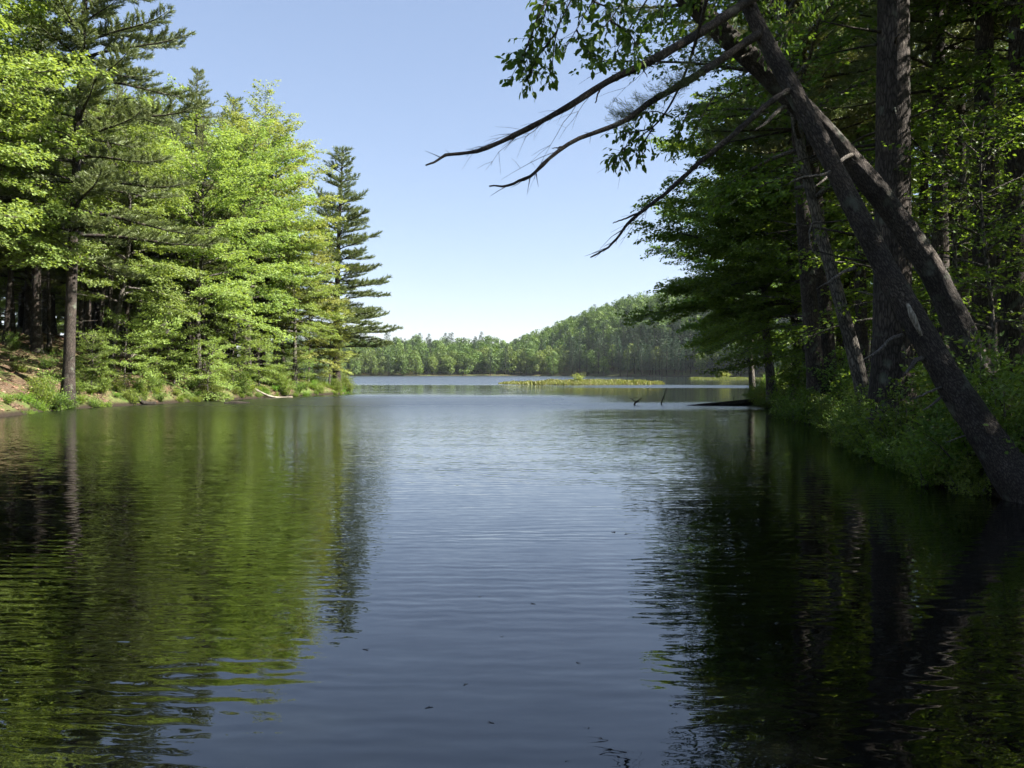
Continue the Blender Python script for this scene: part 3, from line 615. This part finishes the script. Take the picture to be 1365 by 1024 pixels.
def rel(e_b, pts): return [np.asarray(p)-e_b for p in pts]
def needles(S, D_, g_, per=9, L_=.13):
    S = np.repeat(np.array(S), per, 0); D_ = np.repeat(np.array(D_), per, 0); m = len(S)
    return stamp(NEED_V*[.55, 1, 1], NEED_Q, S+g_.normal(0, .02, (m, 3)), D_+g_.normal(0, .5, (m, 3))+[0, 0, .15], g_.normal(0, 1, (m, 3)), L_*g_.uniform(.7, 1.2, m), np.clip(g_.normal(.5, .22, m), 0, 1))
def pine_crown(e, b, axis_pts, seed, nb=26, Lr=(1.0, 2.6)):
    g_ = np.random.default_rng(seed); A = np.array(axis_pts)-b; tb = Tubes(); S, D_ = [], []
    for q in range(nb):
        c = (q+g_.random())/nb*(len(A)-1); i0 = min(int(c), len(A)-2); p = A[i0]+(A[i0+1]-A[i0])*(c-i0)
        a = g_.uniform(0, 6.28); L_ = g_.uniform(*Lr)*(1-.5*q/nb); k = 6; s = np.linspace(0, 1, k)
        dr = perp_dirs(a+np.cumsum(g_.normal(0, .1, k)), R(8)+R(g_.uniform(-15, 22))+s*R(12)); P = p+np.concatenate([[[0, 0, 0]], np.cumsum(dr[:-1]*L_/(k-1), 0)])
        tb.add(P, .03*(1-s)+.005, 5)
        for h in range(int(L_/.12)):
            f = g_.uniform(.3, 1)*(k-1); j = min(int(f), k-2); bb = P[j]+(P[j+1]-P[j])*(f-j); d2 = perp_dirs(a+g_.choice([-1, 1])*g_.uniform(.3, 1.0), R(g_.uniform(-5, 25))); tl = g_.uniform(.2, .55)
            for x in range(max(2, int(tl/.09))): S.append(bb+d2*tl*(x+1)/max(2, int(tl/.09))); D_.append(d2)
    link('bough', tb.mesh('bough', M_LEANB), e)
    link('crown', leaf_mesh('crown', [needles(S, D_, g_)], M_PINE), e)

# front one
f_path = [pt(1430, 745, 9.9), pt(1388, 680, 10.2), pt(1330, 605, 10.5), pt(1262, 500, 10.8), pt(1188, 375, 11.0), pt(1118, 240, 11.2), pt(1060, 130, 11.3), pt(1010, 40, 11.4), pt(965, -60, 11.6), pt(905, -190, 12), pt(850, -330, 12.5)]
f_rad = [.46, .29, .218, .18, .15, .128, .115, .105, .09, .07, .04]
e1, b1 = leaning((wx(1388, 10.2), 10.2), f_path, f_rad, 3.3, 'front leaning pine, broken stubs and pale wound on its scaly trunk')
branch(rel(b1, [pt(1008, -4, 11.5), pt(984, 12, 11.2), pt(934, 44, 10.9), pt(890, 70, 10.6), pt(806, 112, 10.4), pt(743, 151, 10.2), pt(655, 191, 10.1), pt(606, 197, 10.0), pt(577, 206, 9.9)]), .075, .010, 5, e1, 'upper bare dead branch reaching furthest over the lake', twigs=20,
       forks=[(rel(b1, [pt(806, 112, 10.4), pt(797, 122, 10.35), pt(792, 136, 10.3)]), .016, .007), (rel(b1, [pt(870, 80, 10.5), pt(858, 97, 10.5), pt(862, 108, 10.5)]), .011, .004)])
branch(rel(b1, [pt(1018, 44, 11.4), pt(990, 60, 11.15), pt(951, 87, 10.9), pt(900, 119, 10.7), pt(869, 137, 10.6), pt(824, 169, 10.5), pt(757, 195, 10.4), pt(711, 232, 10.3), pt(680, 243, 10.3), pt(658, 244, 10.3)]), .06, .010, 6, e1, 'lower bare dead branch with a kinked knot',
       forks=[(rel(b1, [pt(757, 195, 10.4), pt(745, 198, 10.4), pt(735, 200, 10.4)]), .014, .004)])
branch(rel(b1, [pt(1058, 118, 11.3), pt(1025, 138, 11.1), pt(990, 168, 10.9), pt(941, 211, 10.8), pt(897, 250, 10.7), pt(852, 285, 10.6), pt(827, 316, 10.6), pt(803, 332, 10.6)]), .05, .009, 7, e1, 'forked dead branch below the two longest ones',
       forks=[(rel(b1, [pt(852, 285, 10.6), pt(835, 292, 10.6), pt(818, 299, 10.6)]), .016, .006)])
for k, (a, c, m_, r0) in enumerate([((1188, 452), (1150, 480), (1168, 470), .045), ((1125, 362), (1088, 385), (1110, 372), .035), ((1258, 515), (1212, 533), (1232, 526), .032), ((1305, 580), (1262, 590), (1285, 582), .03), ((1090, 235), (1045, 248), (1065, 238), .03), ((1222, 480), (1205, 500), (1212, 492), .05), ((1255, 530), (1228, 548), (1240, 542), .03), ((1080, 300), (1098, 345), (1080, 330), .016)]):
    Da = 10.75; tb = Tubes(); Q, rr = smooth_path(rel(b1, [pt(a[0]+14, a[1]-4, Da+.15), pt(*a, Da), pt(*m_, Da-.15), pt(*c, Da-.3)]), [r0*.8, r0*.62, r0*.45, r0*.12], 14)
    tb.add(Q+np.random.default_rng(k).normal(0, .004, Q.shape), rr, 8); link('broken_stub', tb.mesh('broken_stub', M_STUB), e1)
wv = Tubes(); Q, rr = smooth_path(rel(b1, [pt(1209, 405, 10.80), pt(1217, 424, 10.73), pt(1228, 448, 10.70)]), [.02, .045, .018], 8); wv.add(Q, rr, 10); link('bare_wound', wv.mesh('bare_wound', M_PALEW), e1)
pine_crown(e1, b1, f_path[8:], 21, 30, (1.0, 2.4))
# foliage kept on the lower dead branch
g2 = np.random.default_rng(77); S, D_ = [], []
for q in range(75):
    t_ = g2.random(); p = pt(832+105*t_, 164-64*t_+g2.normal(0, 5), 10.6)-b1; d = perp_dirs(math.pi+g2.normal(0, .9), R(g2.uniform(-15, 40))); 
    for x in range(4): S.append(p+d*(.07*x+.03)); D_.append(d)
link('needle_spray', leaf_mesh('needle_spray', [needles(S, D_, g2, 10, .06)], M_PINE), e1)
# rear one
r_path = [pt(1372, 640, 13.2), pt(1335, 570, 13.3), pt(1292, 470, 13.4), pt(1240, 360, 13.4), pt(1172, 262, 13.3), pt(1100, 180, 13.2), pt(1030, 110, 13.0), pt(960, 45, 12.8), pt(890, -25, 12.6), pt(800, -130, 12.4), pt(710, -260, 12.2)]
r_rad = [.34, .28, .235, .20, .18, .168, .16, .155, .14, .11, .06]
e2, b2 = leaning((wx(1335, 13.3), 13.3), r_path, r_rad, 8.1, 'rear leaning pine, thicker trunk bending behind the front one')
for k, (a, c, m_, r0) in enumerate([((1035, 150), (1005, 175), (1020, 165), .04), ((1120, 215), (1085, 250), (1100, 238), .035), ((1020, 70), (985, 80), (1000, 72), .05)]):
    tb = Tubes(); Q, rr = smooth_path(rel(b2, [pt(a[0]+14, a[1]-8, 13.1), pt(*a, 12.95), pt(*m_, 12.8), pt(*c, 12.7)]), [r0, r0*.85, r0*.6, r0*.3], 14); tb.add(Q, rr, 8); link('broken_stub', tb.mesh('broken_stub', M_STUB), e2)
pine_crown(e2, b2, r_path[7:], 22, 34, (1.2, 2.8))

# ---- oak standing beyond the right edge, limb hanging into view over the lake
def overhang_oak():
    g_ = np.random.default_rng(91); b = np.array([8.3, 9.4, hgt(8.3, 9.4)[0]]); e = link('oak_tree', None); e.location = b
    tag(e, 'oak reaching in overhead, lobed leaves hanging dark against the sky', 'tree')
    tb = Tubes(); tr, rr = smooth_path([(0, 0, -.4), (0, 0, .3), (-.1, 0, 3), (-.3, .1, 6.2), (-.2, .2, 10), (.2, .2, 13)], [.33, .26, .22, .19, .12, .03], 30); tb.add(tr, rr, 14)
    D0 = 9.0; limb = [np.array([-.25, .1, 5.6])+b, pt(1330, -160, 9.3), pt(1150, -240, D0), pt(980, -170, D0), pt(870, -90, D0), pt(790, -40, D0), pt(735, -8, D0)]
    Q, rr = smooth_path(rel(b, limb), [.12, .10, .08, .055, .04, .025, .012], 50); tb.add(Q, rr, 10)
    limb2 = [pt(980, -170, D0), pt(958, -80, 9.5), pt(936, 20, 10.3), pt(912, 100, 11.0), pt(880, 160, 11.3), pt(835, 196, 11.3)]
    Q, rr = smooth_path(rel(b, limb2), [.035, .03, .024, .018, .012, .005], 50); tb.add(Q, rr, 8)
    tw = [[(870, -90), (842, -20), (812, 30), (790, 52)], [(870, -90), (830, -30), (790, 5), (768, 42), (752, 70)], [(790, -40), (760, 5), (742, 45), (735, 92), (728, 112)], [(735, -8), (716, 28), (706, 62), (700, 92)],
          [(735, -8), (728, 15), (722, 40)], [(900, -110), (880, -30), (850, 20), (826, 62), (818, 78)], [(815, -55), (775, -10), (750, 8)], [(920, -120), (905, -40), (885, 8), (862, 30)], [(716, 28), (700, 70), (692, 84), (690, 78)], [(742, 45), (716, 80), (704, 108)],
          [(768, 42), (778, 62), (790, 78)], [(812, 30), (838, 48), (850, 66)], [(980, -170), (955, -60), (925, -5), (905, 22)], [(790, 5), (812, 14), (832, 22)]]
    S, D_ = [], []
    def twig(pts2, D, lp):
        q, r_ = smooth_path([pt(*p, D+g_.normal(0, .25))-b for p in pts2], np.linspace(.012, .003, len(pts2)), 18); tb.add(q, r_, 5)
        for i in range(3, 18):
            for x in range(lp):
                d = q[i]-q[i-1]; d = d/np.linalg.norm(d); dv = d*.6+g_.normal(0, .7, 3)+[0, 0, -.25]; dv = dv/np.linalg.norm(dv)
                en = q[i]+dv*g_.uniform(.05, .3); tb.add([q[i], en], [.003, .0015], 3)
                for y in range(3): S.append(en-dv*.04*y); D_.append(dv*.7+[0, 0, -.55]+g_.normal(0, .4, 3))
    for t_ in tw: twig(t_, D0, 2)
    for t_ in [[(920, 142), (905, 175), (892, 200)], [(870, 172), (858, 190), (850, 208)], [(870, 172), (842, 178), (826, 176)], [(835, 196), (826, 204), (820, 212)], [(950, 130), (930, 165), (918, 190)], [(895, 158), (872, 150), (852, 156)]]: twig(t_, 11.3, 2)
    for q in range(16):
        x0 = g_.uniform(960, 1130); y0 = g_.uniform(-60, -10); twig([(x0, y0), (x0-g_.uniform(5, 40), y0+g_.uniform(25, 45)), (x0-g_.uniform(20, 70), y0+g_.uniform(50, 95))], 12.2, 2)
    # the crown above and around the trunk, over the frame
    for q in range(60):
        i0 = g_.integers(14, 30); a = g_.uniform(0, 6.28); L_ = g_.uniform(1.2, 3.4); d = perp_dirs(a, R(g_.uniform(0, 40))); p = tr[i0]; tb.add([p, p+d*L_*.5, p+d*L_], [.03, .018, .006], 5)
        for x in range(70): S.append(p+d*L_*g_.uniform(.3, 1.05)+g_.normal(0, .28, 3)); D_.append(g_.normal(0, 1, 3)+[0, 0, -.3])
    S = np.array(S); D_ = np.array(D_); m = len(S)
    link('trunk', tb.mesh('trunk', M_LEANB), e)
    link('crown', leaf_mesh('crown', [stamp(LEAF_V*[.85, 1, 1], LEAF_Q, S, D_, g_.normal(0, .6, (m, 3))+[0, -.3, .7], .088*g_.uniform(.6, 1.2, m), np.clip(g_.normal(.5, .24, m), 0, 1))], M_RMAPLE), e)
overhang_oak()

# ---- logs and snags
def log(kind, pts, rad, mat, label, cat, seed, k=10, forks=()):
    P = np.array(pts, float); b = P[0].copy(); e = link(kind, None)
    Q, r = smooth_path(P-b, rad, 26); tb = bark_tube(Q, np.array(r), k, seed, .3)
    for f, fr in forks:
        q, rr = smooth_path(np.array(f)-b, fr, 12); tb.add(q, rr, 6)
    me = tb.mesh(kind, mat); COL.objects.unlink(e); bpy.data.objects.remove(e)
    o = link(kind, me); o.location = b; tag(o, label, cat); return o
def gl(px, D, up): x = wx(px, D); return (x, D, max(hgt(x, D)[0], 0)+up)
log('fallen_log', [gl(338, 52.4, .10), gl(362, 53.0, .07), gl(390, 53.4, .03)], [.06, .07, .03], M_PALEW, 'bleached pale log lying at the water edge of the point', 'log', 1.0)
log('fallen_log', [gl(148, 47, .2), gl(180, 48.5, .25), gl(215, 50, .2)], [.16, .15, .11], M_DEADW, 'thick fallen trunk on the slope behind the slanting maple', 'log', 2.0)
log('fallen_log', [gl(205, 49, .2), gl(240, 50.5, .2), gl(276, 52, .15)], [.13, .12, .07], M_DEADW, 'thinner fallen trunk running down to the right of the thick one', 'log', 3.0)
log('fallen_log', [gl(178, 41.4, .12), gl(192, 41.6, .1), gl(207, 42, .05)], [.09, .10, .07], M_DARKW, 'short stubby log on the fern bank at the waterline', 'log', 4.0)
log('floating_log', [(wx(322, 46), 43.2, .0), (wx(336, 46), 43.3, .02), (wx(352, 46), 43.5, .0)], [.06, .10, .05], M_DARKW, 'dark mossy log floating just off the sunny shore', 'log', 5.0)
log('sunken_log', [(wx(1015, 41), 41, .22), (wx(985, 41), 40.8, .12), (wx(950, 41), 40.6, .05), (wx(912, 41), 40.4, -.03)], [.16, .13, .10, .05], M_DARKW, 'long dark log lying out into the lake from the shaded bank', 'log', 6.0,
    forks=[([(wx(975, 41), 40.7, .1), (wx(976, 41), 40.7, .35), (wx(977, 41), 40.7, .5)], [.02, .015, .006])])
D = 41.0
log('dead_snag', [(wx(846, D), D, -.3), (wx(846, D), D, .05), (wx(850, D), D, .2), (wx(856, D), D, .34)], [.05, .045, .03, .012], M_DARKW, 'small forked dead snag poking out of the lake', 'snag', 7.0, 7,
    forks=[([(wx(848, D), D, .15), (wx(842, D), D, .3), (wx(838, D), D, .36)], [.025, .018, .006]), ([(wx(847, D), D, .12), (wx(852, D), D, .16), (wx(858, D), D, .28)], [.02, .015, .005]), ([(wx(842, D), D, .3), (wx(846, D), D, .36), (wx(850, D), D, .37)], [.012, .01, .004])])
log('dead_stick', [(wx(881, 42), 42, -.4), (wx(882, 42), 42, .1), (wx(885, 42), 42, .4), (wx(889, 42), 42.1, .85)], [.04, .035, .025, .01], M_DARKW, 'straight slanting dead stick poking out of the lake', 'snag', 8.0, 7)

# ---- bits of twig and leaf afloat
def flotsam():
    tb = Tubes(); tb.add([(-.06, 0, .004), (0, .012, .008), (.07, -.01, .003)], [.004, .006, .003], 5); tb.add([(0, .012, .008), (.03, .05, .012), (.035, .07, .006)], [.004, .003, .002], 4)
    me = tb.mesh('floating_twig', M_DARKW); r_ = random.Random(4)
    for px, py, s_ in [(820, 710, 1.6), (835, 713, 1.2), (711, 806, 1.0), (620, 915, .8), (571, 946, .9), (655, 966, .8), (486, 868, 1.0), (770, 886, .9), (668, 850, .7), (640, 797, .8), (905, 940, .9), (300, 760, 1.1), (480, 745, .9)]:
        D = CH*F/(py-HZ); o = link('floating_twig', me, None, (wx(px, D), D, 0)); o.rotation_euler = (0, 0, r_.uniform(0, 6.28)); o.scale = (s_*.32, s_*.32, s_*.32)
        tag(o, 'dark bit of twig floating on the open water', 'twig', 'bits of twig floating on the open water')
flotsam()

# ---- marsh bars
def marsh(k):
    x0, x1, yc, w = ISLANDS[k]; g_ = np.random.default_rng(200+k); m = 26000
    x = g_.uniform(x0-1, x1+1, m); y = g_.uniform(yc-w-2, yc+w+2, m); z = hgt(x, y); ok = z > -.03; x, y, z = x[ok], y[ok], z[ok]; m = len(x)
    tall = .20+.30*np.clip(wave_n(x*1.1, y*.8)+.2, 0, 1)
    T = np.stack([g_.normal(0, .35, m), g_.normal(0, .35, m), np.ones(m)], 1)
    o = link('marsh_grass', leaf_mesh('marsh_grass', [stamp(NEED_V*[1.6, 1, 1], NEED_Q, np.stack([x, y, z-.02], 1), T, g_.normal(0, 1, (m, 3)), tall*g_.uniform(.7, 1.4, m), np.clip(g_.normal(.5, .25, m), 0, 1))], M_MARSH))
    tag(o, ['yellow-green marsh grass on the long low bar in the lake', 'yellow-green marsh grass on the small far bar near the hill'][k], 'grass', kind='stuff')
marsh(0); marsh(1)
P_MSH = gen_shrub(65, 1.5, .9, 14, .09, 6, M_OAK)
plant('marsh_bush', P_MSH, wx(772, 119), 119, 'yellowish bush standing on the long marsh bar', cat='shrub', s=.95, rz=1, sxy=1.5)
plant('marsh_bush', P_MSH, wx(967, 186), 186, 'pale bush on the small far marsh bar', cat='shrub', s=1.3, rz=2, sxy=1.6)

# ---- far shore and hill
g = np.random.default_rng(33); cand = []
for x in np.arange(-150, 215, 5.2):
    for y in np.arange(110, 600, 5.2):
        xx, yy = x+g.uniform(-2.2, 2.2), y+g.uniform(-2.2, 2.2); cand.append((xx, yy))
C = np.array(cand); d = shore_sd(C); ok = (d > .4) & (d < 150) & (C[:, 0]/C[:, 1] > np.where(C[:, 1] < 330, -.5, -.32)) & (C[:, 0]/C[:, 1] < .36)
ok &= ~((C[:, 0] < 0) & (d > 75))
C, d = C[ok], d[ok]; order = np.argsort(d); C, d = C[order], d[order]
sv, sq, sf, nv = {'broad': [], 'pine': []}, {'broad': [], 'pine': []}, {'broad': [], 'pine': []}, {'broad': 0, 'pine': 0}
HZ_ = hgt(C[:, 0], C[:, 1]); cnt = {'broad': 0, 'pine': 0}
for (x, y), dd, z in zip(C, d, HZ_):
    low = dd < 36 and x > 22
    pp = .8 if low else (.26 if (x < 8 and dd > 20) else (.2 if x < 8 else .06))
    k = int(g.integers(3, 5)) if g.random() < pp else int(g.integers(0, 3)); kind = FK[k][0]
    s = g.uniform(.7, 1.02)*(.85 if dd < 6 else 1)*(.95 if x < 8 and y > 300 else 1); rz = g.uniform(0, 6.28)
    if cnt[kind] < 240:
        cnt[kind] += 1; hill_ = x > 5
        if kind == 'broad': plant('broadleaf_tree', P_FAR[k], x, y, 'rounded green tree in the wood on the far hill' if hill_ else 'rounded green tree in the wood along the far shore', group='broadleaf trees on the far hill' if hill_ else 'broadleaf trees along the far shore', s=s, rz=rz, z=z)
        else: plant('pine_tree', P_FAR[k], x, y, 'dark pointed pine in the wood on the far hill' if hill_ else 'dark pointed pine in the wood along the far shore', group='pines on the far hill' if hill_ else 'pines along the far shore', s=s, rz=rz, z=z)
    else:
        V, Q, f = FAR_RAW[k][0]; c_, s_ = math.cos(rz), math.sin(rz)
        W = V*s @ np.array([[c_, s_, 0], [-s_, c_, 0], [0, 0, 1]])+[x, y, z]
        sv[kind].append(W); sq[kind].append(Q+nv[kind]); sf[kind].append(np.clip(f+g.normal(0, .18), 0, 1)); nv[kind] += len(V)
for kind, m_, nm, lab in (('broad', M_FARLEAF, 'hillside_woods', 'green broadleaf woods covering the upper far hill'), ('pine', M_FARPINE, 'pine_woods', 'dark pines mixed through the upper far hill woods')):
    if sv[kind]:
        o = link(nm, build_mesh(nm, np.concatenate(sv[kind]), [np.concatenate(sq[kind])], [m_], False, np.concatenate(sf[kind]))); tag(o, lab, 'woods', kind='stuff')
print('FAR', cnt, len(sv['broad']), len(sv['pine']))

# ---- fallen leaves on the bare left bank
g = np.random.default_rng(8); m = 30000
x = g.uniform(-36, -13, m); y = g.uniform(27, 68, m); d = shore_sd(np.stack([x, y], 1)); ok = (d > .02) & (d < 11); x, y = x[ok], y[ok]; m = len(x)
o = link('leaf_litter', leaf_mesh('leaf_litter', [stamp(LEAF_V, LEAF_Q, np.stack([x, y, hgt(x, y)+.02], 1), g.normal(0, 1, (m, 3))*[1, 1, .3], g.normal(0, .4, (m, 3))+[0, 0, 1], g.uniform(.07, .16, m), g.random(m))], M_DRY)); tag(o, 'brown fallen leaves covering the sunny bank', 'leaves', kind='stuff')

# ---- thin spring haze over the lake
def haze():
    x0, x1, y0, y1, z0, z1 = -1700, 1800, -700, 2700, -4, 95
    V = np.array([(x, y, z) for x in (x0, x1) for y in (y0, y1) for z in (z0, z1)], float)
    Fc = np.array([(0, 1, 3, 2), (4, 6, 7, 5), (0, 4, 5, 1), (2, 3, 7, 6), (0, 2, 6, 4), (1, 5, 7, 3)])
    m, nt, N, L, out = newmat('haze'); v = N.new('ShaderNodeVolumePrincipled'); v.inputs['Color'].default_value = (.86, .93, 1, 1)
    v.inputs['Density'].default_value = .00007; v.inputs['Anisotropy'].default_value = .2; L.new(v.outputs[0], out.inputs['Volume'])
    o = link('haze', build_mesh('haze', V, [Fc], [m])); tag(o, 'thin pale haze softening the far hill', 'haze', kind='stuff')
haze()
